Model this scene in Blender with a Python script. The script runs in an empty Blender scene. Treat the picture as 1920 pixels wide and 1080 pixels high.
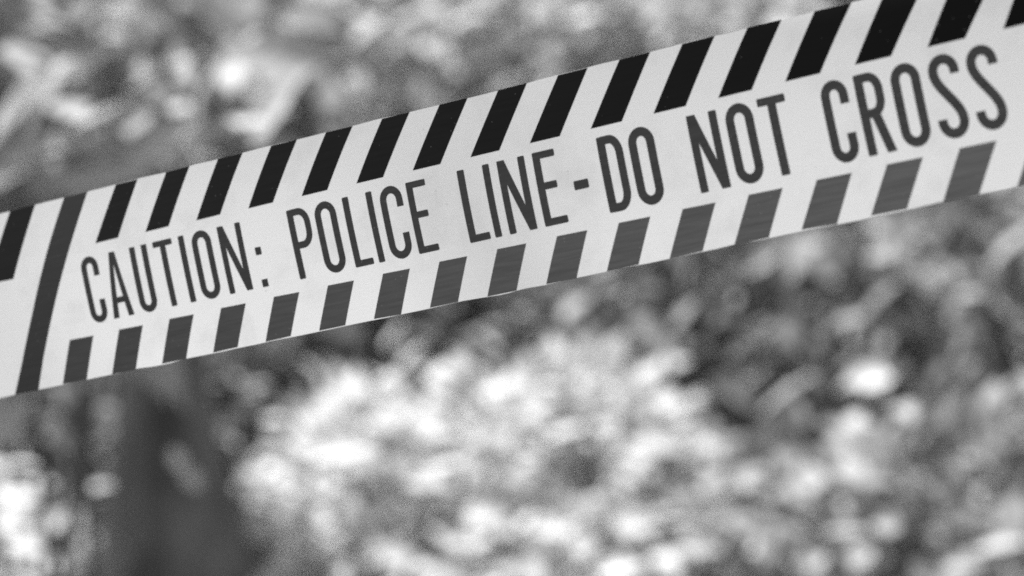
import bpy, bmesh, math, random
import numpy as np
from mathutils import Vector, Matrix
from mathutils.geometry import delaunay_2d_cdt

S = bpy.context.scene
COL = S.collection
R = math.radians

# ------------------------------------------------------------------ camera
PITCH, CAM_Z, FOC = R(6), 1.5, 100.0
cam_d = bpy.data.cameras.new('camera')
cam = bpy.data.objects.new('camera', cam_d); COL.objects.link(cam)
cam.location = (0, 0, CAM_Z); cam.rotation_euler = (R(90) - PITCH, 0, 0)
cam_d.lens = FOC; cam_d.sensor_width = 36; cam_d.clip_start = .02; cam_d.clip_end = 600
cam_d.dof.use_dof = True; cam_d.dof.focus_distance = 1.05
cam_d.dof.aperture_fstop = 8.0; cam_d.dof.aperture_blades = 0
S.camera = cam

# ------------------------------------------------------------------ light
SUN_EL, SUN_AZ = R(52), R(-28)          # azimuth from +Y (straight ahead), negative = to the left
w = bpy.data.worlds.new('World'); S.world = w; w.use_nodes = True
nt = w.node_tree; nt.nodes.clear()
sky = nt.nodes.new('ShaderNodeTexSky'); sky.sky_type = 'NISHITA'; sky.sun_disc = False
sky.sun_elevation = SUN_EL; sky.sun_rotation = SUN_AZ
bw = nt.nodes.new('ShaderNodeRGBToBW')                  # black-and-white film
bg = nt.nodes.new('ShaderNodeBackground'); bg.inputs[1].default_value = .09
wo = nt.nodes.new('ShaderNodeOutputWorld')
nt.links.new(sky.outputs[0], bw.inputs[0]); nt.links.new(bw.outputs[0], bg.inputs[0]); nt.links.new(bg.outputs[0], wo.inputs[0])
sd = bpy.data.lights.new('sun', 'SUN'); sd.energy = 5; sd.angle = R(.5); sd.color = (1, 1, 1)
sun = bpy.data.objects.new('sun', sd); COL.objects.link(sun)
sdir = Vector((math.sin(SUN_AZ) * math.cos(SUN_EL), math.cos(SUN_AZ) * math.cos(SUN_EL), math.sin(SUN_EL)))
sun.rotation_euler = sdir.to_track_quat('Z', 'Y').to_euler()

S.view_settings.view_transform = 'Standard'; S.view_settings.look = 'None'
S.view_settings.exposure = 1.8; S.view_settings.gamma = 1
S.render.engine = 'CYCLES'
S.cycles.pixel_filter_type = 'BLACKMAN_HARRIS'; S.cycles.filter_width = 1.8; S.cycles.sampling_pattern = 'BLUE_NOISE'
S.cycles.use_denoising = False; S.cycles.use_adaptive_sampling = False
S.cycles.max_bounces = 6; S.cycles.diffuse_bounces = 3; S.cycles.glossy_bounces = 2; S.cycles.transmission_bounces = 4
S.cycles.sample_clamp_direct = 12; S.cycles.sample_clamp_indirect = 4

rng = np.random.default_rng(7)
random.seed(7)

# ------------------------------------------------------------------ helpers
PX = 1920 / 36 * FOC
CP, SP = math.cos(PITCH), math.sin(PITCH)
def spot(px, py, Y):
    """a point of the place Y metres ahead, seen at px, py of the photograph"""
    a, b = (px - 960) / PX, -(py - 540) / PX
    k = Y / (CP + b * SP)
    return np.array((a * k, Y, CAM_Z + k * (b * CP - SP)))
def cam_to_world(q):
    q = np.asarray(q, float)
    return np.stack([q[..., 0], q[..., 2] * CP + q[..., 1] * SP, CAM_Z + q[..., 1] * CP - q[..., 2] * SP], -1)

def tag(o, label=None, cat=None, group=None, kind=None):
    if label: o['label'] = label
    if cat: o['category'] = cat
    if group: o['group'] = group
    if kind: o['kind'] = kind
    return o
def link(name, me, parent=None, mats=()):
    o = bpy.data.objects.new(name, me); COL.objects.link(o)
    for m in mats: me.materials.append(m)
    if parent: o.parent = parent; o.matrix_parent_inverse = Matrix.Identity(4)
    return o
def empty(name, loc):
    o = bpy.data.objects.new(name, None); COL.objects.link(o); o.location = loc
    o.empty_display_size = .1
    return o
def mesh_np(name, V, F, tint=None, smooth=False):
    """V (n,3), F (m,3 or 4)"""
    me = bpy.data.meshes.new(name)
    V = np.asarray(V, np.float32); F = np.asarray(F, np.int32); k = F.shape[1]
    me.vertices.add(len(V)); me.vertices.foreach_set('co', V.ravel())
    me.loops.add(F.size); me.loops.foreach_set('vertex_index', F.ravel())
    me.polygons.add(len(F)); me.polygons.foreach_set('loop_start', np.arange(0, F.size, k, dtype=np.int32))
    me.polygons.foreach_set('loop_total', np.full(len(F), k, np.int32))
    if smooth: me.polygons.foreach_set('use_smooth', np.ones(len(F), bool))
    if tint is not None:
        at = me.attributes.new('tint', 'FLOAT', 'POINT'); at.data.foreach_set('value', np.asarray(tint, np.float32))
    me.update(); me.validate()
    return me

# ------------------------------------------------------------------ materials (all grey: black-and-white film)
def new_mat(name):
    m = bpy.data.materials.new(name); m.use_nodes = True
    t = m.node_tree; t.nodes.clear()
    out = t.nodes.new('ShaderNodeOutputMaterial')
    return m, t, out
def N(t, kind, **kw):
    n = t.nodes.new(kind)
    for k, v in kw.items():
        if k.startswith('i_'): n.inputs[k[2:].replace('_', ' ')].default_value = v
        else: setattr(n, k, v)
    return n
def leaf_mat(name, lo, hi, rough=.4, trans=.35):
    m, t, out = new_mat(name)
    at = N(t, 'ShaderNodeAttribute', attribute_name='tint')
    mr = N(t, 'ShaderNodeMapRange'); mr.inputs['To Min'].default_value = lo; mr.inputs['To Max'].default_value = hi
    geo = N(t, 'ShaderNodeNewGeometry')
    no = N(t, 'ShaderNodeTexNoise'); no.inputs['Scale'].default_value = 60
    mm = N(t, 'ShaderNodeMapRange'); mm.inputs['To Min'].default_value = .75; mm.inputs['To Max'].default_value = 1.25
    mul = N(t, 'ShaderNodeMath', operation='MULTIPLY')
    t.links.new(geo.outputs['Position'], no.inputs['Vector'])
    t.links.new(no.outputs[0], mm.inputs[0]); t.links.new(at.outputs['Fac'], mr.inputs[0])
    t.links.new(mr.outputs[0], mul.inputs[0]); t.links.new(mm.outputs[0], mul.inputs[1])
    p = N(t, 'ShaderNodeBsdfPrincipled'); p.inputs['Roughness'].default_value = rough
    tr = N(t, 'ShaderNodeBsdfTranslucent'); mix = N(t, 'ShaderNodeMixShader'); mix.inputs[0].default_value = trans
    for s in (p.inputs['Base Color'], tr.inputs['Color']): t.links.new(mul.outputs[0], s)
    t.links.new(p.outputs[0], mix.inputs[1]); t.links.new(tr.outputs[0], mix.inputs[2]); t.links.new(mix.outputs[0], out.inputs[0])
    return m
def rough_mat(name, lo, hi, scale, rough=.9, bump=.4):
    m, t, out = new_mat(name)
    tc = N(t, 'ShaderNodeNewGeometry')
    no = N(t, 'ShaderNodeTexNoise'); no.inputs['Scale'].default_value = scale; no.inputs['Detail'].default_value = 8
    mr = N(t, 'ShaderNodeMapRange'); mr.inputs['From Min'].default_value = .3; mr.inputs['From Max'].default_value = .7
    mr.inputs['To Min'].default_value = lo; mr.inputs['To Max'].default_value = hi
    bp = N(t, 'ShaderNodeBump'); bp.inputs['Strength'].default_value = bump; bp.inputs['Distance'].default_value = .02
    p = N(t, 'ShaderNodeBsdfPrincipled'); p.inputs['Roughness'].default_value = rough
    t.links.new(tc.outputs['Position'], no.inputs['Vector'])
    t.links.new(no.outputs[0], mr.inputs[0]); t.links.new(mr.outputs[0], p.inputs['Base Color'])
    t.links.new(no.outputs[0], bp.inputs['Height']); t.links.new(bp.outputs[0], p.inputs['Normal'])
    t.links.new(p.outputs[0], out.inputs[0])
    return m
def bark_mat():
    m, t, out = new_mat('bark')
    tc = N(t, 'ShaderNodeTexCoord'); mp = N(t, 'ShaderNodeMapping'); mp.inputs['Scale'].default_value = (1, 1, .16)
    no = N(t, 'ShaderNodeTexNoise'); no.inputs['Scale'].default_value = 14; no.inputs['Detail'].default_value = 8
    mr = N(t, 'ShaderNodeMapRange'); mr.inputs['From Min'].default_value = .3; mr.inputs['From Max'].default_value = .72
    mr.inputs['To Min'].default_value = .025; mr.inputs['To Max'].default_value = .15
    bp = N(t, 'ShaderNodeBump'); bp.inputs['Strength'].default_value = .8; bp.inputs['Distance'].default_value = .03
    p = N(t, 'ShaderNodeBsdfPrincipled'); p.inputs['Roughness'].default_value = .9
    t.links.new(tc.outputs['Object'], mp.inputs[0]); t.links.new(mp.outputs[0], no.inputs['Vector'])
    t.links.new(no.outputs[0], mr.inputs[0]); t.links.new(mr.outputs[0], p.inputs['Base Color'])
    t.links.new(no.outputs[0], bp.inputs['Height']); t.links.new(bp.outputs[0], p.inputs['Normal'])
    t.links.new(p.outputs[0], out.inputs[0])
    return m
def film_mat():
    """white plastic film: glossy, lets some light through, faint lengthwise drawing lines and specks of dirt"""
    m, t, out = new_mat('white_film')
    uv = N(t, 'ShaderNodeUVMap', uv_map='tape')                       # millimetres along and across the tape
    mp = N(t, 'ShaderNodeMapping'); mp.inputs['Scale'].default_value = (.02, .9, 1)
    no = N(t, 'ShaderNodeTexNoise'); no.inputs['Scale'].default_value = 1; no.inputs['Detail'].default_value = 5
    mr = N(t, 'ShaderNodeMapRange'); mr.inputs['To Min'].default_value = .79; mr.inputs['To Max'].default_value = .83
    vo = N(t, 'ShaderNodeTexVoronoi'); vo.inputs['Scale'].default_value = .11; vo.inputs['Randomness'].default_value = 1
    lt = N(t, 'ShaderNodeMath', operation='LESS_THAN'); lt.inputs[1].default_value = .035
    sm = N(t, 'ShaderNodeMath', operation='MULTIPLY'); sm.inputs[1].default_value = -.22
    ad = N(t, 'ShaderNodeMath', operation='ADD')
    bp = N(t, 'ShaderNodeBump'); bp.inputs['Strength'].default_value = .02; bp.inputs['Distance'].default_value = .0005
    sg = N(t, 'ShaderNodeTexNoise'); sg.inputs['Scale'].default_value = .035; sg.inputs['Detail'].default_value = 6; sg.inputs['Roughness'].default_value = .65
    sr = N(t, 'ShaderNodeMapRange'); sr.inputs['From Min'].default_value = .5; sr.inputs['From Max'].default_value = .75; sr.inputs['To Min'].default_value = 0; sr.inputs['To Max'].default_value = -.12
    a2 = N(t, 'ShaderNodeMath', operation='ADD')
    p = N(t, 'ShaderNodeBsdfPrincipled'); p.inputs['Roughness'].default_value = .38; p.inputs['IOR'].default_value = 1.48
    tr = N(t, 'ShaderNodeBsdfTranslucent'); mix = N(t, 'ShaderNodeMixShader'); mix.inputs[0].default_value = .17
    L = t.links.new
    L(uv.outputs[0], mp.inputs[0]); L(mp.outputs[0], no.inputs['Vector']); L(no.outputs[0], mr.inputs[0])
    L(uv.outputs[0], vo.inputs['Vector']); L(vo.outputs['Distance'], lt.inputs[0]); L(lt.outputs[0], sm.inputs[0])
    L(mr.outputs[0], ad.inputs[0]); L(sm.outputs[0], ad.inputs[1])
    L(uv.outputs[0], sg.inputs['Vector']); L(sg.outputs[0], sr.inputs[0]); L(ad.outputs[0], a2.inputs[0]); L(sr.outputs[0], a2.inputs[1])
    for s in (p.inputs['Base Color'], tr.inputs['Color']): L(a2.outputs[0], s)
    L(no.outputs[0], bp.inputs['Height']); L(bp.outputs[0], p.inputs['Normal'])
    L(p.outputs[0], mix.inputs[1]); L(tr.outputs[0], mix.inputs[2]); L(mix.outputs[0], out.inputs[0])
    return m
def ink_mat(name, lo, hi, x0=80., x1=560., rough=.42, spec=.35, var=.4):
    """printed ink whose coverage thins from lo to hi along the roll, with pale pinholes"""
    m, t, out = new_mat(name)
    uv = N(t, 'ShaderNodeUVMap', uv_map='tape'); sx = N(t, 'ShaderNodeSeparateXYZ')
    g = N(t, 'ShaderNodeMapRange'); g.inputs['From Min'].default_value = x0; g.inputs['From Max'].default_value = x1
    g.inputs['To Min'].default_value = lo; g.inputs['To Max'].default_value = hi
    mp = N(t, 'ShaderNodeMapping'); mp.inputs['Scale'].default_value = (.05, .8, 1)
    no = N(t, 'ShaderNodeTexNoise'); no.inputs['Scale'].default_value = 1; no.inputs['Detail'].default_value = 4
    mm = N(t, 'ShaderNodeMapRange'); mm.inputs['To Min'].default_value = 1 - var; mm.inputs['To Max'].default_value = 1 + var
    mu = N(t, 'ShaderNodeMath', operation='MULTIPLY')
    vo = N(t, 'ShaderNodeTexVoronoi'); vo.inputs['Scale'].default_value = .3
    lt = N(t, 'ShaderNodeMath', operation='LESS_THAN'); lt.inputs[1].default_value = .06
    sm = N(t, 'ShaderNodeMath', operation='MULTIPLY'); sm.inputs[1].default_value = .12
    ad = N(t, 'ShaderNodeMath', operation='ADD')
    p = N(t, 'ShaderNodeBsdfPrincipled'); p.inputs['Roughness'].default_value = rough; p.inputs['Specular IOR Level'].default_value = spec
    L = t.links.new
    L(uv.outputs[0], sx.inputs[0]); L(sx.outputs[0], g.inputs[0])
    L(uv.outputs[0], mp.inputs[0]); L(mp.outputs[0], no.inputs['Vector']); L(no.outputs[0], mm.inputs[0])
    L(g.outputs[0], mu.inputs[0]); L(mm.outputs[0], mu.inputs[1])
    L(uv.outputs[0], vo.inputs['Vector']); L(vo.outputs['Distance'], lt.inputs[0]); L(lt.outputs[0], sm.inputs[0])
    L(mu.outputs[0], ad.inputs[0]); L(sm.outputs[0], ad.inputs[1]); L(ad.outputs[0], p.inputs['Base Color'])
    L(p.outputs[0], out.inputs[0])
    return m

M_FILM = film_mat()
M_INK_TOP = ink_mat('dense_ink', .016, .001, spec=.07)
M_INK_TXT = ink_mat('letter_ink', .022, .042, spec=.25, var=.6)
M_INK_BOT = ink_mat('worn_ink', .033, .115, spec=.3, var=.55)
M_BARK = bark_mat()
M_TWIG = rough_mat('twig_bark', .03, .10, 40)
M_SOIL = rough_mat('soil', .05, .14, 9)
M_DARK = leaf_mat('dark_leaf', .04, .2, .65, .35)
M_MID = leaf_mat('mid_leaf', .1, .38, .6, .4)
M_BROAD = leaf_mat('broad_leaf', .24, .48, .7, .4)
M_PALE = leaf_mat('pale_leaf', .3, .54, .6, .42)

# ------------------------------------------------------------------ ground and plants come first, the tape last
def ground_z(x, y):
    x = np.asarray(x, float); y = np.asarray(y, float)
    b = np.clip((y - 3.2) / 6.0, 0, 1)
    return .75 * b * b * (3 - 2 * b) + .02 * np.sin(x * 2.1 + y) + .015 * np.sin(3.3 * x - 1.7 * y)
gx = np.concatenate([np.linspace(-150, -7, 14), np.linspace(-6, 6, 61), np.linspace(7, 150, 14)])
gy = np.concatenate([np.linspace(-150, -4, 12), np.linspace(-3, 13, 81), np.linspace(14, 200, 16)])
X, Y = np.meshgrid(gx, gy); nx, ny = len(gx), len(gy)
GV = np.stack([X, Y, ground_z(X, Y)], -1).reshape(-1, 3)
i = np.arange(nx * ny).reshape(ny, nx)
GF = np.stack([i[:-1, :-1], i[:-1, 1:], i[1:, 1:], i[1:, :-1]], -1).reshape(-1, 4)
tag(link('ground', mesh_np('ground', GV, GF, smooth=True), None, [M_SOIL]), 'dark bare soil of the shaded bank under the shrubs', 'ground', kind='structure')

def tube(pts, rad, seg=7):
    pts = np.asarray(pts, float); n = len(pts)
    t = np.gradient(pts, axis=0); t /= np.linalg.norm(t, axis=1)[:, None] + 1e-9
    ref = np.where(np.abs(t[:, 2:3]) > .9, np.array([[1., 0, 0]]), np.array([[0, 0, 1.]]))
    a = np.cross(t, ref); a /= np.linalg.norm(a, axis=1)[:, None]; b = np.cross(t, a)
    ph = np.arange(seg) * 2 * np.pi / seg
    rad = np.broadcast_to(np.asarray(rad, float).reshape(n, -1), (n, seg))
    V = pts[:, None] + rad[..., None] * (np.cos(ph)[None, :, None] * a[:, None] + np.sin(ph)[None, :, None] * b[:, None])
    k = np.arange(n * seg).reshape(n, seg)
    F = np.stack([k[:-1], np.roll(k, -1, 1)[:-1], np.roll(k, -1, 1)[1:], k[1:]], -1).reshape(-1, 4)
    return V.reshape(-1, 3), F
def join(parts):
    Vs, Fs, o = [], [], 0
    for V, F in parts: Vs.append(V); Fs.append(F + o); o += len(V)
    return np.concatenate(Vs), np.concatenate(Fs)

# one leaf in its own frame: x along, y across, z up from the blade; folded at the midrib and drooping at the tip
LV = np.array([(0, 0, 0), (.22, .2, .05), (.55, .27, .055), (.85, .12, .0), (1, 0, -.08), (.85, -.12, .0), (.55, -.27, .055), (.22, -.2, .05), (.22, 0, .0), (.55, 0, -.01), (.85, 0, -.04)])
LF = np.array([(0, 8, 1), (8, 9, 2), (8, 2, 1), (9, 10, 3), (9, 3, 2), (10, 4, 3), (0, 7, 8), (7, 6, 9), (7, 9, 8), (6, 5, 10), (6, 10, 9), (5, 4, 10)])
def leaves(pos, along, normal, size, wide=1.):
    """arrays of leaves -> V, F"""
    n = len(pos)
    a = along / (np.linalg.norm(along, axis=1)[:, None] + 1e-9)
    c = np.cross(normal, a); c /= np.linalg.norm(c, axis=1)[:, None] + 1e-9
    u = np.cross(a, c)
    size = np.broadcast_to(size, (n,)); wide = np.broadcast_to(wide, (n,))
    V = pos[:, None] + size[:, None, None] * (LV[None, :, 0:1] * a[:, None] + (LV[None, :, 1:2] * wide[:, None, None]) * c[:, None] + LV[None, :, 2:3] * u[:, None])
    F = LF[None] + (np.arange(n) * len(LV))[:, None, None]
    return V.reshape(-1, 3), F.reshape(-1, 3)

def sprigs(tips, outdir, per, size, droop=.25, upright=.6):
    """leaf sprays: a few leaves set round each twig tip, blades mostly turned to the sky"""
    n = len(tips); k = np.repeat(np.arange(n), per); m = len(k)
    s = rng.uniform(size[0], size[1], m)
    d = outdir[k] + rng.normal(0, .75, (m, 3)); d[:, 2] -= droop
    nm = np.array([0, 0, upright]) + rng.normal(0, .55, (m, 3)) + np.array([0, -.15, 0])
    pos = tips[k] + rng.normal(0, 1, (m, 3)) * (.45 * s)[:, None]
    ti = np.clip(np.repeat(rng.uniform(.1, .8, n), per) + rng.normal(0, .18, m), 0, 1)
    return pos, d, nm, s, ti

def shrub(name, label, cat, box, Y, depth, n, per, size, mat, gaps=(), accents=(), stems=5, tint=(1., 0.), group=None, upright=.6, power=2.6, lean=0., reach=0.):
    """box = px0, py0, px1, py1 that the crown fills at distance Y; gaps = openings in it (px, py, radius m);
    accents = single outstanding leaves (px, py, length m, direction in degrees, tint)"""
    c0 = spot(box[0], box[3], Y); c1 = spot(box[2], box[1], Y)
    cx, hw = (c0[0] + c1[0]) / 2, (c1[0] - c0[0]) / 2
    zb = float(ground_z(cx, Y)); z0, z1 = max(c0[2], zb + .03), c1[2]
    root = empty(name, (cx, Y, zb)); off = np.array([cx, Y, zb])
    tag(root, label, cat, group)
    # twig tips through the crown's volume, thinned towards an uneven rim
    P = []
    while len(P) < n:
        q = rng.uniform(-1, 1, (n * 2, 3))
        ang = np.arctan2(q[:, 2], q[:, 0])
        rim = 1 + .12 * np.sin(3 * ang + cx * 5) + .1 * np.sin(5 * ang + cx * 9)
        q = q[(np.abs(q) ** power).sum(1) < rim]
        P.extend(q.tolist())
    q = np.array(P[:n])
    T = np.stack([cx + q[:, 0] * hw, Y + q[:, 1] * depth, (z0 + z1) / 2 + q[:, 2] * (z1 - z0) / 2], 1)
    T[:, 1] -= lean * (z1 - T[:, 2])
    out = q * np.array([1, 1, .8]); out /= np.linalg.norm(out, axis=1)[:, None] + 1e-6
    pos, d, nm, s, ti = sprigs(T, out, per, size, upright=upright)
    keep = np.ones(len(pos), bool)
    eye = np.array([0, 0, CAM_Z])
    for gxp, gyp, gr in gaps:
        g = spot(gxp, gyp, Y); g = spot(gxp, gyp, Y - depth * .5 - lean * max(0, z1 - g[2]))
        e = np.abs(pos - g) / np.array([gr, depth, gr * .85])
        keep &= (e ** 2).sum(1) > rng.uniform(.7, 1.1, len(pos))
    pos, d, nm, s, ti = pos[keep], d[keep], nm[keep], s[keep], ti[keep]
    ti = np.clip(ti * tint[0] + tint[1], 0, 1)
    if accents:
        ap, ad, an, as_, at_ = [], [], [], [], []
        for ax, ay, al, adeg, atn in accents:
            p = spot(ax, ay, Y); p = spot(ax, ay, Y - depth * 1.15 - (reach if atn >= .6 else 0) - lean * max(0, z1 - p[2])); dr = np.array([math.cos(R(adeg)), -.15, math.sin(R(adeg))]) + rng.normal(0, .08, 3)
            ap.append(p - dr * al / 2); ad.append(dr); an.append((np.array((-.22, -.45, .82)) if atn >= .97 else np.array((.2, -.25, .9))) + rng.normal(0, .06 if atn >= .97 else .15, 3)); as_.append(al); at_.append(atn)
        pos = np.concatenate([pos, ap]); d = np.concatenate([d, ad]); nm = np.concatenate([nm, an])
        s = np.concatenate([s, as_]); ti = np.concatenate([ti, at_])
    V, F = leaves(pos, d, nm, s, rng.uniform(.8, 1.25, len(pos)))
    link('foliage', mesh_np('foliage', V - off, F, np.repeat(ti, len(LV)), smooth=True), root, [mat])
    # stems from the root up to some of the tips
    parts = []
    for j in range(stems):
        b = np.array([cx + rng.normal(0, .06), Y + rng.normal(0, .05), zb - .03])
        e = T[rng.integers(len(T))] if len(T) else b
        mid = b + (e - b) * np.array([.35, .35, .6])
        u = np.linspace(0, 1, 8)[:, None]
        pts = (1 - u) ** 2 * b + 2 * u * (1 - u) * mid + u ** 2 * e
        parts.append(tube(pts, np.linspace(.012, .004, 8)))
    V, F = join(parts)
    link('stems', mesh_np('stems', V - off, F, smooth=True), root, [M_TWIG])
    return root, off

def branch_on(root, off, pts, r0, r1):
    """a bare dark limb of the shrub: pts = (px, py, Y)"""
    P = np.array([spot(*p) for p in pts]); u = np.linspace(0, len(P) - 1, 14)
    Q = np.stack([np.interp(u, range(len(P)), P[:, k]) for k in range(3)], 1)
    V, F = tube(Q, np.linspace(r0, r1, 14))
    return link('branch', mesh_np('branch', V - off, F, smooth=True), root, [M_TWIG])

# dense dark hedge that closes the view
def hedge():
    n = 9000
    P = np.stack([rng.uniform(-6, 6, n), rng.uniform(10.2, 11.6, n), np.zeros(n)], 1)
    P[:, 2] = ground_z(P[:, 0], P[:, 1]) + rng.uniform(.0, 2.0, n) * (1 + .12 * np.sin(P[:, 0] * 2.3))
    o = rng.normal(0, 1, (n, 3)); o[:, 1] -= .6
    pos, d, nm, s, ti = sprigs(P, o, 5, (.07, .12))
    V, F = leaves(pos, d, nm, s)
    o = link('undergrowth', mesh_np('undergrowth', V, F, np.repeat(ti * .3, len(LV)), smooth=True), None, [M_DARK])  # tint lowered: deep shade behind the shrub gaps is put into the leaf colour
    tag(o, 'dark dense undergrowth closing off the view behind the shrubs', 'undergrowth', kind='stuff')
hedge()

def ground_cover():
    n = 5200
    P = np.stack([rng.uniform(-3.2, 3.2, n), rng.uniform(4.1, 8.2, n), np.zeros(n)], 1)
    P[:, 2] = ground_z(P[:, 0], P[:, 1]) + rng.uniform(.01, .12, n)
    o = rng.normal(0, 1, (n, 3)); o[:, 2] = .3
    pos, d, nm, s, ti = sprigs(P, o, 4, (.035, .06), upright=1)
    V, F = leaves(pos, d, nm, s)
    o = link('ground_cover', mesh_np('ground_cover', V, F, np.repeat(ti, len(LV)), smooth=True), None, [M_MID])
    tag(o, 'low creeping leaves covering the soil of the bank', 'ground cover', kind='stuff')
ground_cover()

# ---- the shrubs and low plants, one by one
GRP = 'blurred shrubs on the bank behind the tape'
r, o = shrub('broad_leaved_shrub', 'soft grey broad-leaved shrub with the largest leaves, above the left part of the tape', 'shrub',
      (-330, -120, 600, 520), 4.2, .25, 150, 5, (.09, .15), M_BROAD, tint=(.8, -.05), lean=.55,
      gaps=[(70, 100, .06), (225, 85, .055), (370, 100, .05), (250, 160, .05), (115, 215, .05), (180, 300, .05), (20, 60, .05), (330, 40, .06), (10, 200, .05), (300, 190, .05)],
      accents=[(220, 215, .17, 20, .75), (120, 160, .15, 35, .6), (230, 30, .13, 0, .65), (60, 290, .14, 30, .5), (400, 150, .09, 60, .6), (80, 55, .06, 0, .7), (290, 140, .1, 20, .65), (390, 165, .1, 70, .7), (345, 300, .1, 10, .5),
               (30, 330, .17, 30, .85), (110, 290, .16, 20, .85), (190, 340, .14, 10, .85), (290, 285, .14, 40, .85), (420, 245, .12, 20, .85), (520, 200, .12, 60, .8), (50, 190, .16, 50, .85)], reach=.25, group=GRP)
branch_on(r, o, [(270, 10, 4.3), (320, 50, 4.3), (375, 55, 4.3), (450, 40, 4.3)], .014, .009)
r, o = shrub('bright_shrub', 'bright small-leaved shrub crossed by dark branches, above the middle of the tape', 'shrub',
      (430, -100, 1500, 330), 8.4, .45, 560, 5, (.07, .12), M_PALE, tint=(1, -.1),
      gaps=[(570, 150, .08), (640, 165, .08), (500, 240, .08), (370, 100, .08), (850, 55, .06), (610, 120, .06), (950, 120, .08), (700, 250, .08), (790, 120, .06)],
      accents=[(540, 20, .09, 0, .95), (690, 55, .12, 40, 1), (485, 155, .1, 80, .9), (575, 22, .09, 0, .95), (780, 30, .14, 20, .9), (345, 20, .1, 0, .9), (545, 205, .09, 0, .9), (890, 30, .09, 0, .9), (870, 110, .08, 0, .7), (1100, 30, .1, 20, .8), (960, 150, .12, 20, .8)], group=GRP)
branch_on(r, o, [(840, 170, 7.6), (900, 130, 7.6), (960, 105, 7.6), (1060, 40, 7.6)], .024, .016)
branch_on(r, o, [(500, 100, 7.6), (560, 95, 7.6), (620, 55, 7.6), (680, -10, 7.6)], .018, .012)
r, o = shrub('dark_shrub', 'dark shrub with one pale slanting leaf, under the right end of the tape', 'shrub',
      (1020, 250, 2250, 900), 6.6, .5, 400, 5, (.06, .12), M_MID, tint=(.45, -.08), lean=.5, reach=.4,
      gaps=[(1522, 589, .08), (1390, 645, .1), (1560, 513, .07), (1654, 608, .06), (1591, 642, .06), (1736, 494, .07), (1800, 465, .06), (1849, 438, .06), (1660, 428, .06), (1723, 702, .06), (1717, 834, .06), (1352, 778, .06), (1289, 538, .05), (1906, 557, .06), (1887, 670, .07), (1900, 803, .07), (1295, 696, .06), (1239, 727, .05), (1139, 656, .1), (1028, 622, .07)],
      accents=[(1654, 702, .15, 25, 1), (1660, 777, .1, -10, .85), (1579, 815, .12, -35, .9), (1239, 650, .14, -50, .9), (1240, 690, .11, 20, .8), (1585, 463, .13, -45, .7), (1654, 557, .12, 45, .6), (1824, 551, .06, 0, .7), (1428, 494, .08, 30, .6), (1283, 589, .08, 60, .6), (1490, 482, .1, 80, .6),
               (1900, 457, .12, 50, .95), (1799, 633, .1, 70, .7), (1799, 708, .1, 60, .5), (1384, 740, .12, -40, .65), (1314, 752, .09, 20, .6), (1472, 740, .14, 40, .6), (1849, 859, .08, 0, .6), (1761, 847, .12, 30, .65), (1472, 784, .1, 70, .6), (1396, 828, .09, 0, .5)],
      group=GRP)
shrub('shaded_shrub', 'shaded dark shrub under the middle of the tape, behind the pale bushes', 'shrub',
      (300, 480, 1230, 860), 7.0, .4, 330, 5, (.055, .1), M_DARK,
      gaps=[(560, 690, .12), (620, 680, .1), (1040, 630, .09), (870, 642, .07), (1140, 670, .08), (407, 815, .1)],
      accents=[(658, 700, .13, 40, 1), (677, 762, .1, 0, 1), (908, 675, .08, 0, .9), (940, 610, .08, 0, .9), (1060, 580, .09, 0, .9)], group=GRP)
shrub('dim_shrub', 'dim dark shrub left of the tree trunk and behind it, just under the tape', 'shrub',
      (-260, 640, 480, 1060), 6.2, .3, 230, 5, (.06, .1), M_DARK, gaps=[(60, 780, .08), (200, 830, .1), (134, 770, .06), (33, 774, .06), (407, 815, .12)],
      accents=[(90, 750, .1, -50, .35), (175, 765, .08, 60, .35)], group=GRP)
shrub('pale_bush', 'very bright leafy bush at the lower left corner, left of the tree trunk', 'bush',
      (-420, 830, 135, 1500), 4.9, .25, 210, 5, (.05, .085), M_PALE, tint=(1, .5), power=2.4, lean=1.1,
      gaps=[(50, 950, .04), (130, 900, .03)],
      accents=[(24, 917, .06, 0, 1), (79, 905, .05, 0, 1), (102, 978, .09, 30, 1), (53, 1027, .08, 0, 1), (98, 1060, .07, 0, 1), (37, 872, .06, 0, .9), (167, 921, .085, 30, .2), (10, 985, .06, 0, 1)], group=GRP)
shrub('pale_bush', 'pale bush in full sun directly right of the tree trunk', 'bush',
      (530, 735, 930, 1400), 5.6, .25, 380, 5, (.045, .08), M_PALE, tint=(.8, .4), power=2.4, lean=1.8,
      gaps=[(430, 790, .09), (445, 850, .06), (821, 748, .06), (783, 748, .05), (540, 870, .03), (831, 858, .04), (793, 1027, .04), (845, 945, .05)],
      accents=[(515, 785, .05, 0, 1), (591, 785, .06, 0, 1), (676, 844, .05, 0, 1), (562, 1003, .05, 0, 1), (644, 986, .05, 0, 1), (546, 1060, .06, 0, 1), (802, 786, .07, 0, 1), (865, 805, .07, 30, 1), (788, 907, .06, 0, 1), (638, 940, .07, 0, 1), (696, 1022, .07, 0, 1), (749, 1046, .07, 0, 1), (620, 860, .07, 0, .9), (720, 800, .06, 0, .9)], group=GRP)
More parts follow.
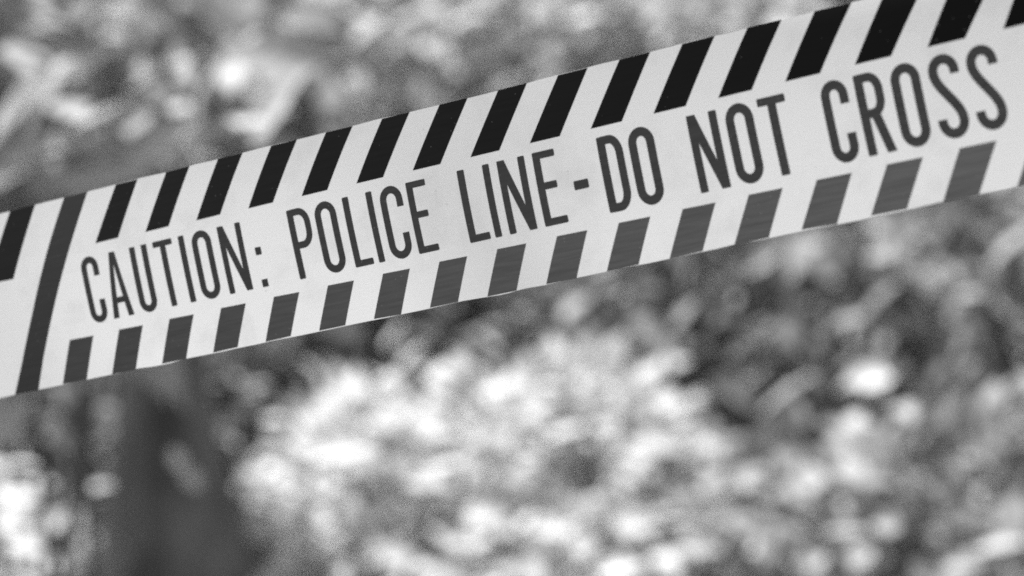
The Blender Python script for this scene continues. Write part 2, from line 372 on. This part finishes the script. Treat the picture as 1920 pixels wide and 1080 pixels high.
shrub('pale_bush', 'sparkling pale bush with round bright highlights below the middle of the tape', 'bush',
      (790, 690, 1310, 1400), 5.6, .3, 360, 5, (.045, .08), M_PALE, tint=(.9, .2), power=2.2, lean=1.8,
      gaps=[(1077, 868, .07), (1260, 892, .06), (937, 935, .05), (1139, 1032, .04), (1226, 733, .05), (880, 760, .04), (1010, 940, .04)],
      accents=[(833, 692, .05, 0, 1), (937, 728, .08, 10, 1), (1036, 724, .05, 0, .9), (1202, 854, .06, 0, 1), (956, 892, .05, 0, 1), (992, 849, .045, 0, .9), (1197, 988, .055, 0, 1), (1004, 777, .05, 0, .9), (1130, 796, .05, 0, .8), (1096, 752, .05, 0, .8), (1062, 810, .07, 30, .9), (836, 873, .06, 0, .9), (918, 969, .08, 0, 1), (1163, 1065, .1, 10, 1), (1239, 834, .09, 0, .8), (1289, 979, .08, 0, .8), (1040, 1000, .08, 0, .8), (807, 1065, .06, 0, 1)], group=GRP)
shrub('grey_bush', 'mid-grey low bush at the lower right, below the dark shrub', 'bush',
      (1230, 800, 2200, 1450), 5.4, .4, 330, 5, (.06, .105), M_MID, tint=(.9, .15), power=2.2, lean=1.3,
      gaps=[(1490, 1004, .05), (1460, 960, .05), (1654, 1054, .06), (1390, 890, .06), (1427, 941, .05), (1824, 890, .07), (1264, 885, .05), (1717, 834, .06), (1560, 930, .04), (1750, 960, .05)],
      accents=[(1660, 985, .055, 0, 1), (1799, 1061, .06, 0, 1), (1440, 1030, .09, 80, 1), (1591, 998, .08, 0, .8), (1881, 1023, .09, 20, .9), (1320, 1030, .08, 0, .9), (1640, 900, .1, 0, .7)], group=GRP)

# ------------------------------------------------------------------ the tree: dark trunk at the lower left
def tree():
    b = spot(325, 900, 5.05); bx, by = b[0], b[1]; bz = float(ground_z(bx, by))
    root = empty('tree', (bx, by, bz)); off = np.array([bx, by, bz])
    tag(root, 'dark tree trunk in shade below the left part of the tape, crown out of view', 'tree')
    h = np.linspace(-.08, 7.4, 58)
    seg = 28; ph = np.arange(seg) * 2 * np.pi / seg
    rad = (.07 + .1 * np.exp(-(h - .25) / .2).clip(0, 2.2) - .005 * h)[:, None] * (1 + .07 * np.sin(3 * ph + h[:, None] * .5) + .05 * np.sin(5 * ph + 1) + .03 * np.sin(9 * ph - h[:, None]))
    pts = np.stack([.03 * np.exp(-(h - .3) / .25).clip(0, 1.6) - .035 + .02 * np.sin(h * 1.3) - .02 * h, .015 * np.sin(h * 1.7) + .05 * h, h], 1)
    V, F = tube(pts, rad, seg)
    link('trunk', mesh_np('trunk', V, F, smooth=True), root, [M_BARK])
    ends, parts = [], []
    for k in range(11):
        a = k * 2.4 + .3; z = 5.0 + .2 * k
        s0 = np.array([np.interp(z, h, pts[:, 0]), np.interp(z, h, pts[:, 1]), z])
        L = rng.uniform(1.3, 2.2)
        e = s0 + np.array([math.cos(a) * L, math.sin(a) * L, rng.uniform(.3, 1.1)])
        mid = (s0 + e) / 2 + np.array([0, 0, .2]); u = np.linspace(0, 1, 10)[:, None]
        q = (1 - u) ** 2 * s0 + 2 * u * (1 - u) * mid + u ** 2 * e
        parts.append(tube(q, np.linspace(.05, .012, 10), 8)); ends += [q[5], q[7], q[9]]
    V, F = join(parts); link('limbs', mesh_np('limbs', V, F, smooth=True), root, [M_BARK])
    ends = np.array(ends); n = 1500
    P = ends[rng.integers(len(ends), size=n)] + rng.normal(0, .38, (n, 3))
    # added low spray, out of view, set towards the sun to shade the trunk's foot
    low = np.array([0, 0, .45]) + 2.7 * np.array(sdir); s0 = np.array([np.interp(2.2, h, pts[:, 0]), np.interp(2.2, h, pts[:, 1]), 2.2])
    u = np.linspace(0, 1, 10)[:, None]
    lv_, lf_ = tube((1 - u) * s0 + u * low + np.array([0, 0, .12]) * np.sin(u * np.pi), np.linspace(.03, .01, 10), 8)
    link('limbs', mesh_np('limbs', lv_, lf_, smooth=True), root, [M_BARK])  # added limb, out of view, only carries the shading spray
    P = np.concatenate([P, low + rng.normal(0, 1, (150, 3)) * np.array([.08, .12, .2])]); n = len(P)
    ray = np.array(sdir); rel = P + off - np.array([-.1, 1.1, 1.4]); rel -= (rel @ ray)[:, None] * ray     # unseen crown leaves cleared along the sun's ray so it reaches the tape
    P = P[np.linalg.norm(rel, axis=1) > .75]; n = len(P)
    o = rng.normal(0, 1, (n, 3))
    pos, d, nm, s, ti = sprigs(P, o, 5, (.07, .11))
    V, F = leaves(pos, d, nm, s)
    # a little shoot growing from the bark
    b0, b1 = spot(330, 905, 4.98) - off, spot(343, 880, 4.86) - off
    u = np.linspace(0, 1, 6)[:, None]; tv, tf = tube(b0 + (b1 - b0) * u, np.linspace(.004, .002, 6), 6)
    sh = link('shoot', mesh_np('shoot', tv, tf, smooth=True), root, [M_TWIG])
    lv2, lf2 = leaves(np.stack([b1, b1]), np.array([(-.35, -.3, .8), (.5, -.3, -.5)]), np.array([(.1, -.8, .5), (.1, -.8, .4)]), np.array([.045, .05]), 1.2)
    link('leaf', mesh_np('leaf', lv2, lf2, np.full(len(lv2), .8), smooth=True), sh, [M_PALE])
    link('crown', mesh_np('crown', V, F, np.repeat(ti, len(LV)), smooth=True), root, [M_DARK])  # holds the added shading spray too
tree()

# ------------------------------------------------------------------ the barrier tape
# A 75 mm film stretched past the camera, nearer on the right, its upper edge leaning back a little.
TP = [-266.8312, 467.6886, 1.2168, .5709, .1709, .1792, -.2277, .0286, .6127, .1401]
TW = 75.
def tape(u, v):
    """u mm along the roll, v 0..1 from upper to lower edge -> world metres, and the unit normal to the viewer"""
    up = np.array([0, CP, -SP]); z0 = 1000 * TP[2]
    P0 = np.array([(TP[0] - 960) / PX * z0, -(TP[1] - 540) / PX * z0, z0])
    yaw, inc = TP[3], TP[4]
    T = np.array([math.cos(inc) * math.cos(yaw), math.sin(inc), -math.cos(inc) * math.sin(yaw)])
    D = -up + np.dot(up, T) * T; D /= np.linalg.norm(D)
    Mv = np.cross(T, D)
    if Mv[2] > 0: Mv = -Mv
    u = np.asarray(u, float); v = np.asarray(v, float)
    uc = np.clip(u, -100, 700)
    vv = v[..., None] * ((np.arange(24) + .5) / 24)
    th = TP[5] + TP[6] * vv + TP[7] * vv ** 2 + TP[9] * (uc[..., None] / 400)
    lump = lambda a, b: .09 * np.exp(-((a - 205) / 75) ** 2) * ((1 - b) ** 2 - 1 / 3)
    th = th + lump(uc[..., None], vv)
    cd, cm = np.cos(th).mean(-1) * v * TW, np.sin(th).mean(-1) * v * TW
    Q = P0 + u[..., None] * T + (cd + TP[8] * (u / 400) ** 2)[..., None] * D + cm[..., None] * Mv
    the = (TP[5] + TP[6] * v + TP[7] * v ** 2 + TP[9] * uc / 400 + lump(uc, v))[..., None]
    Nn = np.cos(the) * Mv - np.sin(the) * D
    # slack: very shallow waves along the film
    wv = .35 * np.sin(u / 61 + 3 * v) + .25 * np.sin(u / 33 + 1.1 - 5 * v) + .3 * np.sin(u / 140) * (1 - v)
    Q = Q + wv[..., None] * Nn
    Wn = np.stack([Nn[..., 0], Nn[..., 2] * CP + Nn[..., 1] * SP, Nn[..., 1] * CP - Nn[..., 2] * SP], -1)
    return cam_to_world(Q / 1000), Wn
def tape_obj(name, polys, mats, parent=None, off=0., idx=None, step=2.5):
    """polygons in (u, v*75) millimetres laid on the film, off metres in front of it"""
    verts, faces, mi = [], [], []
    for k, pl in enumerate(polys):
        P = np.array(pl, float); nx_ = np.roll(P, -1, 0)
        if (P[:, 0] * nx_[:, 1] - nx_[:, 0] * P[:, 1]).sum() < 0: P = P[::-1]
        # densify the outline and add inner points so the print follows the curve of the film
        o = []
        for a, b in zip(P, np.roll(P, -1, 0)):
            m = max(1, int(np.linalg.norm(b - a) / step)); o += [a + (b - a) * j / m for j in range(m)]
        o0 = len(verts); verts += [Vector(p) for p in o]; faces.append(list(range(o0, o0 + len(o))))
    allp = np.array(verts); lo, hi = allp.min(0), allp.max(0)
    return verts, faces, lo, hi
def lay(name, polys, mat, off, parent=None, step=2.5, mats_of=None):
    verts, faces, lo, hi = tape_obj(name, polys, None, step=step)
    a, b = np.arange(lo[0] + 1.1, hi[0], step), np.arange(lo[1] + 1.1, hi[1], step)
    verts = verts + [Vector((x, y)) for x in a for y in b]
    cv, ce, cf, ov, oe, of = delaunay_2d_cdt(verts, [], faces, 0, 1e-4)
    cf = [f for f, src in zip(cf, of) if len(src)]              # only what lies inside the print
    C = np.array([tuple(p) for p in cv])
    Wp, Wn = tape(C[:, 0], C[:, 1] / TW)
    V = Wp + Wn * off
    me = bpy.data.meshes.new(name)
    me.from_pydata(V.tolist(), [], [list(f) for f in cf])
    # face the viewer
    me.update()
    uvl = me.uv_layers.new(name='tape')
    lv = np.zeros(len(me.loops), np.int32); me.loops.foreach_get('vertex_index', lv)
    uvl.data.foreach_set('uv', C[lv].astype(np.float32).ravel())
    me.polygons.foreach_set('use_smooth', np.ones(len(me.polygons), bool))
    bm = bmesh.new(); bm.from_mesh(me)
    fl = [f for f in bm.faces if f.normal.dot(Vector(Wn.mean(0))) < 0]
    bmesh.ops.reverse_faces(bm, faces=fl); bm.to_mesh(me); bm.free()
    if mats_of is None: me.materials.append(mat)
    return me, C

# --- film
us = np.arange(-560, 1004, 4.); vs = np.linspace(0, 1, 26)
U, Vv = np.meshgrid(us, vs)
jit = np.interp(us, np.arange(-560, 1010, 9.), rng.normal(0, 1, 175)[:len(np.arange(-560, 1010, 9.))])
Vv = Vv.copy(); Vv[0] += .0016 * jit; Vv[-1] += .0022 * np.roll(jit, 37)
Wp, Wn = tape(U, Vv)
k = np.arange(U.size).reshape(U.shape)
FF = np.stack([k[:-1, :-1], k[1:, :-1], k[1:, 1:], k[:-1, 1:]], -1).reshape(-1, 4)
film = mesh_np('barrier_tape', Wp.reshape(-1, 3), FF, smooth=True)
uvl = film.uv_layers.new(name='tape')
lv = np.zeros(len(film.loops), np.int32); film.loops.foreach_get('vertex_index', lv)
uvl.data.foreach_set('uv', np.stack([U.ravel(), Vv.ravel() * TW], 1)[lv].astype(np.float32).ravel())

# --- hazard stripes (measured roll positions of the four corners, cubic in the stripe's number)
TOP = [[[.00032, -.01942, 26.49414, 146.5345], [-3.1e-05, .000356, -.000751]], [[.00574, -.11554, 27.07313, 158.05241], [6.7e-05, -.000768, .001283]], [[.00472, -.08585, 26.64467, 133.92806], [-.000251, .004012, .290297]], [[.00347, -.05814, 26.6035, 146.09306], [-.000274, .004362, .288759]]]
BOT = [[[.00432, -.10375, 27.03914, 114.05392], [-.00014, .002732, .771166]], [[.00225, -.0505, 26.72607, 127.01628], [-.000142, .002601, .774852]], [[.00535, -.14493, 27.40687, 105.92201], [.000261, -.004527, 1.013192]], [[.0022, -.07003, 26.98123, 119.20719], [.000198, -.00355, 1.011387]]]
def corner(c, i):
    j = min(max(i, -1), 16)
    return np.polyval(c[0], j) + (i - j) * 26.2, float(np.polyval(c[1], min(max(i, 0), 15)))
def row(tab, rng_i, edge):
    out = []
    for i in rng_i:
        q = [corner(tab[j], i) for j in (0, 1, 3, 2)]
        q = [[u, v * TW] for u, v in q]
        for n_, e in ((0, 0.), (1, 0.)) if edge == 0 else ((2, TW - max(0, random.gauss(.15, .25))), (3, TW - max(0, random.gauss(.15, .25)))): q[n_][1] = e
        out.append(q)
    return out
top_row = row(TOP, range(0, 30), 0)
bot_row = row(BOT, range(0, 30), 1)
long_stripe = [(118.7, 0), (131.4, 0), (119.1, .306 * TW), (107.2, .608 * TW), (98.3, .832 * TW), (92.2, TW), (78.8, TW), (85.8, .841 * TW), (96.2, .584 * TW), (108.9, .246 * TW)]
prev = [[(89 - 28 * i, 0), (102.9 - 28 * i, 0), (88.3 - 28 * i, .378 * TW), (74 - 28 * i, .374 * TW)] for i in range(0, 18)]
def merge_into(dst_me, items):
    bm = bmesh.new(); bm.from_mesh(dst_me)
    for mi, me in items:
        n0 = len(bm.faces); bm.from_mesh(me); bm.faces.ensure_lookup_table()
        for f in bm.faces[n0:]: f.material_index = mi
        bpy.data.meshes.remove(me)
    bm.to_mesh(dst_me); bm.free()
m1, _ = lay('s', top_row + prev, None, .00002, mats_of=1)
m2, _ = lay('s', bot_row, None, .00002, mats_of=1)
m3, _ = lay('s', [long_stripe], None, .00002, mats_of=1)
merge_into(film, [(1, m1), (3, m2), (2, m3)])
tape_o = link('barrier_tape', film, None, [M_FILM, M_INK_TOP, M_INK_TXT, M_INK_BOT])
tag(tape_o, 'white plastic police tape with black slanted stripes and bold lettering, stretched across the picture', 'barrier tape')

# --- lettering: condensed gothic capitals, drawn as strokes in millimetres (cap height H)
H = .3725 * TW
def arc(cx, cy, rx, ry, a0, a1, n=14): return [(cx + rx * math.cos(R(a0 + (a1 - a0) * i / n)), cy + ry * math.sin(R(a0 + (a1 - a0) * i / n))) for i in range(n + 1)]
def rect(x0, y0, x1, y1, r=.35):
    return [(x0 + r, y0), (x1 - r, y0), (x1, y0 + r), (x1, y1 - r), (x1 - r, y1), (x0 + r, y1), (x0, y1 - r), (x0, y0 + r)]
def stroke(path, s):
    """thick line with butt ends along a path"""
    P = np.array(path, float); t = np.gradient(P, axis=0); t /= np.linalg.norm(t, axis=1)[:, None]
    nrm = np.stack([-t[:, 1], t[:, 0]], 1) * s / 2
    return [tuple(p) for p in (P + nrm)] + [tuple(p) for p in (P - nrm)[::-1]]
def glyph(ch, w, s):
    h = H; os_ = .35                      # round letters overshoot slightly
    e = s * .86                           # horizontal strokes are a touch thinner
    m = s / 2; r = w / 2 - m              # centre-line radius of the round ends
    ry = r * 1.12
    if ch == 'I': return [rect(0, 0, w, h)]
    if ch == 'L': return [rect(0, 0, s, h), rect(0, 0, w, e)]
    if ch == 'T': return [rect(w / 2 - m, 0, w / 2 + m, h), rect(0, h - e, w, h)]
    if ch == 'E': return [rect(0, 0, s, h), rect(0, 0, w, e), rect(0, h - e, w * .94, h), rect(0, h * .53 - e / 2, w * .84, h * .53 + e / 2)]
    if ch == '-': return [rect(0, h * .385, w, h * .385 + e * 1.2)]
    if ch == ':': return [rect(0, 0, w, w * 1.08, .2), rect(0, h * .47, w, h * .47 + w * 1.08, .2)]
    if ch == 'O':
        up = arc(w / 2, h + os_ - m - ry, r, ry, 180, 0); dn = arc(w / 2, m - os_ + ry, r, ry, 0, -180)
        L = [(m, h / 2 - .3)] + up + [(w - m, h / 2 - .3)]; Rr = [(w - m, h / 2 + .3)] + dn + [(m, h / 2 + .3)]
        return [stroke(L, s), stroke(Rr, s)]
    if ch == 'C':
        top_ = [(w - m, h * .70)] + arc(w / 2, h + os_ - m - ry, r, ry, 0, 180) + [(m, h / 2 - .3)]
        low = [(m, h / 2 + .3)] + arc(w / 2, m - os_ + ry, r, ry, 180, 360) + [(w - m, h * .335)]
        return [stroke(top_, s), stroke(low, s)]
    if ch == 'U':
        return [stroke([(m, h), (m, h * .6)] + arc(w / 2, m - os_ + ry, r, ry, 180, 360) + [(w - m, h * .6), (w - m, h)], s)]
    if ch == 'A':
        f = .36 * w
        return [[(0, 0), (s * 1.02, 0), (w / 2 + .05, h * .82), (w / 2, h), (f, h)], [(w, 0), (w - s * 1.02, 0), (w / 2 - .05, h * .82), (w / 2, h), (w - f, h)], [(w * .2, h * .22), (w * .8, h * .22), (w * .76, h * .22 + e), (w * .24, h * .22 + e)]]
    if ch == 'N':
        return [rect(0, 0, s * .94, h), rect(w - s * .94, 0, w, h), [(0, h), (s * 1.02, h), (w, 0), (w - s * 1.02, 0)]]
    if ch == 'D':
        q = w - m; rr = w * .52; ryd = rr * 1.05
        path = [(m, h - e / 2), (w - rr - .1, h - e / 2)] + arc(w - rr, h - e / 2 - ryd, rr - m, ryd, 90, 0) + arc(w - rr, e / 2 + ryd, rr - m, ryd, 0, -90) + [(w - rr - .1, e / 2), (m, e / 2)]
        return [rect(0, 0, s, h), stroke(path, (s + e) / 2)]
    if ch in 'PR':
        lo = h * (.43 if ch == 'P' else .45); q = w if ch == 'P' else w * .96
        rr = q * .5; hh = (h - lo) / 2 * .62
        path = [(m, h - e / 2), (q - rr - .1, h - e / 2)] + arc(q - rr, h - e / 2 - hh, rr - m, hh, 90, 0) + arc(q - rr, lo + e / 2 + hh, rr - m, hh, 0, -90) + [(q - rr - .1, lo + e / 2), (m, lo + e / 2)]
        out = [rect(0, 0, s, h), stroke(path, (s + e) / 2)]
        if ch == 'R': out.append([(w * .36, lo + e * .6), (w * .36 + s * 1.05, lo + e * .6), (w, 0), (w - s * 1.05, 0)])
        return out
    if ch == 'S':
        ra = ry * .98
        t1 = arc(w / 2, h + os_ - m - ra, r, ra, 0, 185)
        t2 = arc(w / 2, m - os_ + ra, r, ra, 180, 365)
        p0, p3 = np.array(t1[-1]), np.array(t2[-1])
        d0, d3 = np.array([.05, -5.2]), np.array([.05, 5.2])
        b = []
        for i in range(1, 20):
            u = i / 20; b.append(tuple((1 - u) ** 3 * p0 + 3 * u * (1 - u) ** 2 * (p0 + d0) + 3 * u * u * (1 - u) * (p3 + d3) + u ** 3 * p3))
        low = t2[::-1]
        return [stroke([(w - m, h * .755)] + t1 + b[:11], s), stroke(b[8:] + low + [(m, h * .235)], s)]
# letter, then roll position of its upper-left corner, its width, shear to the baseline, upper and lower v
TEXT = [
 ('CAUTION:', 2.95, [('C', 124.77, 9.07, 2.97, .3555, .7112), ('A', 136.28, 10.99, 3.01, .356, .7126), ('U', 151.06, 9.15, 3.06, .3566, .7143), ('T', 163.33, 9.97, 3.1, .3571, .7156), ('I', 176.6, 2.95, 3.14, .3576, .7171), ('O', 182.96, 9.85, 3.16, .3578, .7177), ('N', 196.59, 11.68, 3.19, .3581, .7191), (':', 213.02, 2.95, 3.22, .3585, .7207)]),
 ('POLICE', 3.0, [('P', 231.29, 10.53, 3.27, .3588, .7223), ('O', 244.21, 10.22, 3.29, .359, .7234), ('L', 258.11, 8.8, 3.31, .3591, .7244), ('I', 269.21, 2.89, 3.32, .3591, .7253), ('C', 275.23, 10.34, 3.33, .3591, .7257), ('E', 287.9, 9.4, 3.34, .359, .7265)]),
 ('LINE', 3.2, [('L', 311.26, 9.3, 3.35, .3587, .7279), ('I', 322.55, 3.02, 3.36, .3585, .7286), ('N', 328.98, 12.09, 3.36, .3584, .7288), ('E', 344.43, 10.1, 3.36, .358, .7295)]),
 ('-', 3.3, [('-', 359.63, 6.19, 3.35, .3575, .73)]),
 ('DO', 3.4, [('D', 371.99, 10.3, 3.34, .357, .7304), ('O', 384.66, 10.71, 3.33, .3564, .7307)]),
 ('NOT', 3.4, [('N', 409.39, 12.05, 3.3, .3551, .7311), ('O', 424.42, 10.94, 3.26, .3542, .7312), ('T', 437.64, 10.9, 3.25, .3532, .7312)]),
 ('CROSS', 3.35, [('C', 461.88, 10.15, 3.18, .3513, .7309), ('R', 474.83, 10.65, 3.15, .3502, .7306), ('O', 488.13, 10.75, 3.1, .3489, .7303), ('S', 501.97, 10.96, 3.06, .3475, .7298), ('S', 515.75, 10.89, 3.01, .346, .7292)]),
]
for word, s, gl in TEXT:
    polys = []
    for ch, u0, wd, sh, v0, v1 in gl:
        for pl in glyph(ch, wd, s):
            polys.append([(u0 + x + (1 - y / H) * sh, (v0 + (1 - y / H) * (v1 - v0)) * TW) for x, y in pl])
    me, _ = lay('lettering', polys, M_INK_TXT, .00002, step=2.)
    o = link('lettering', me, tape_o)
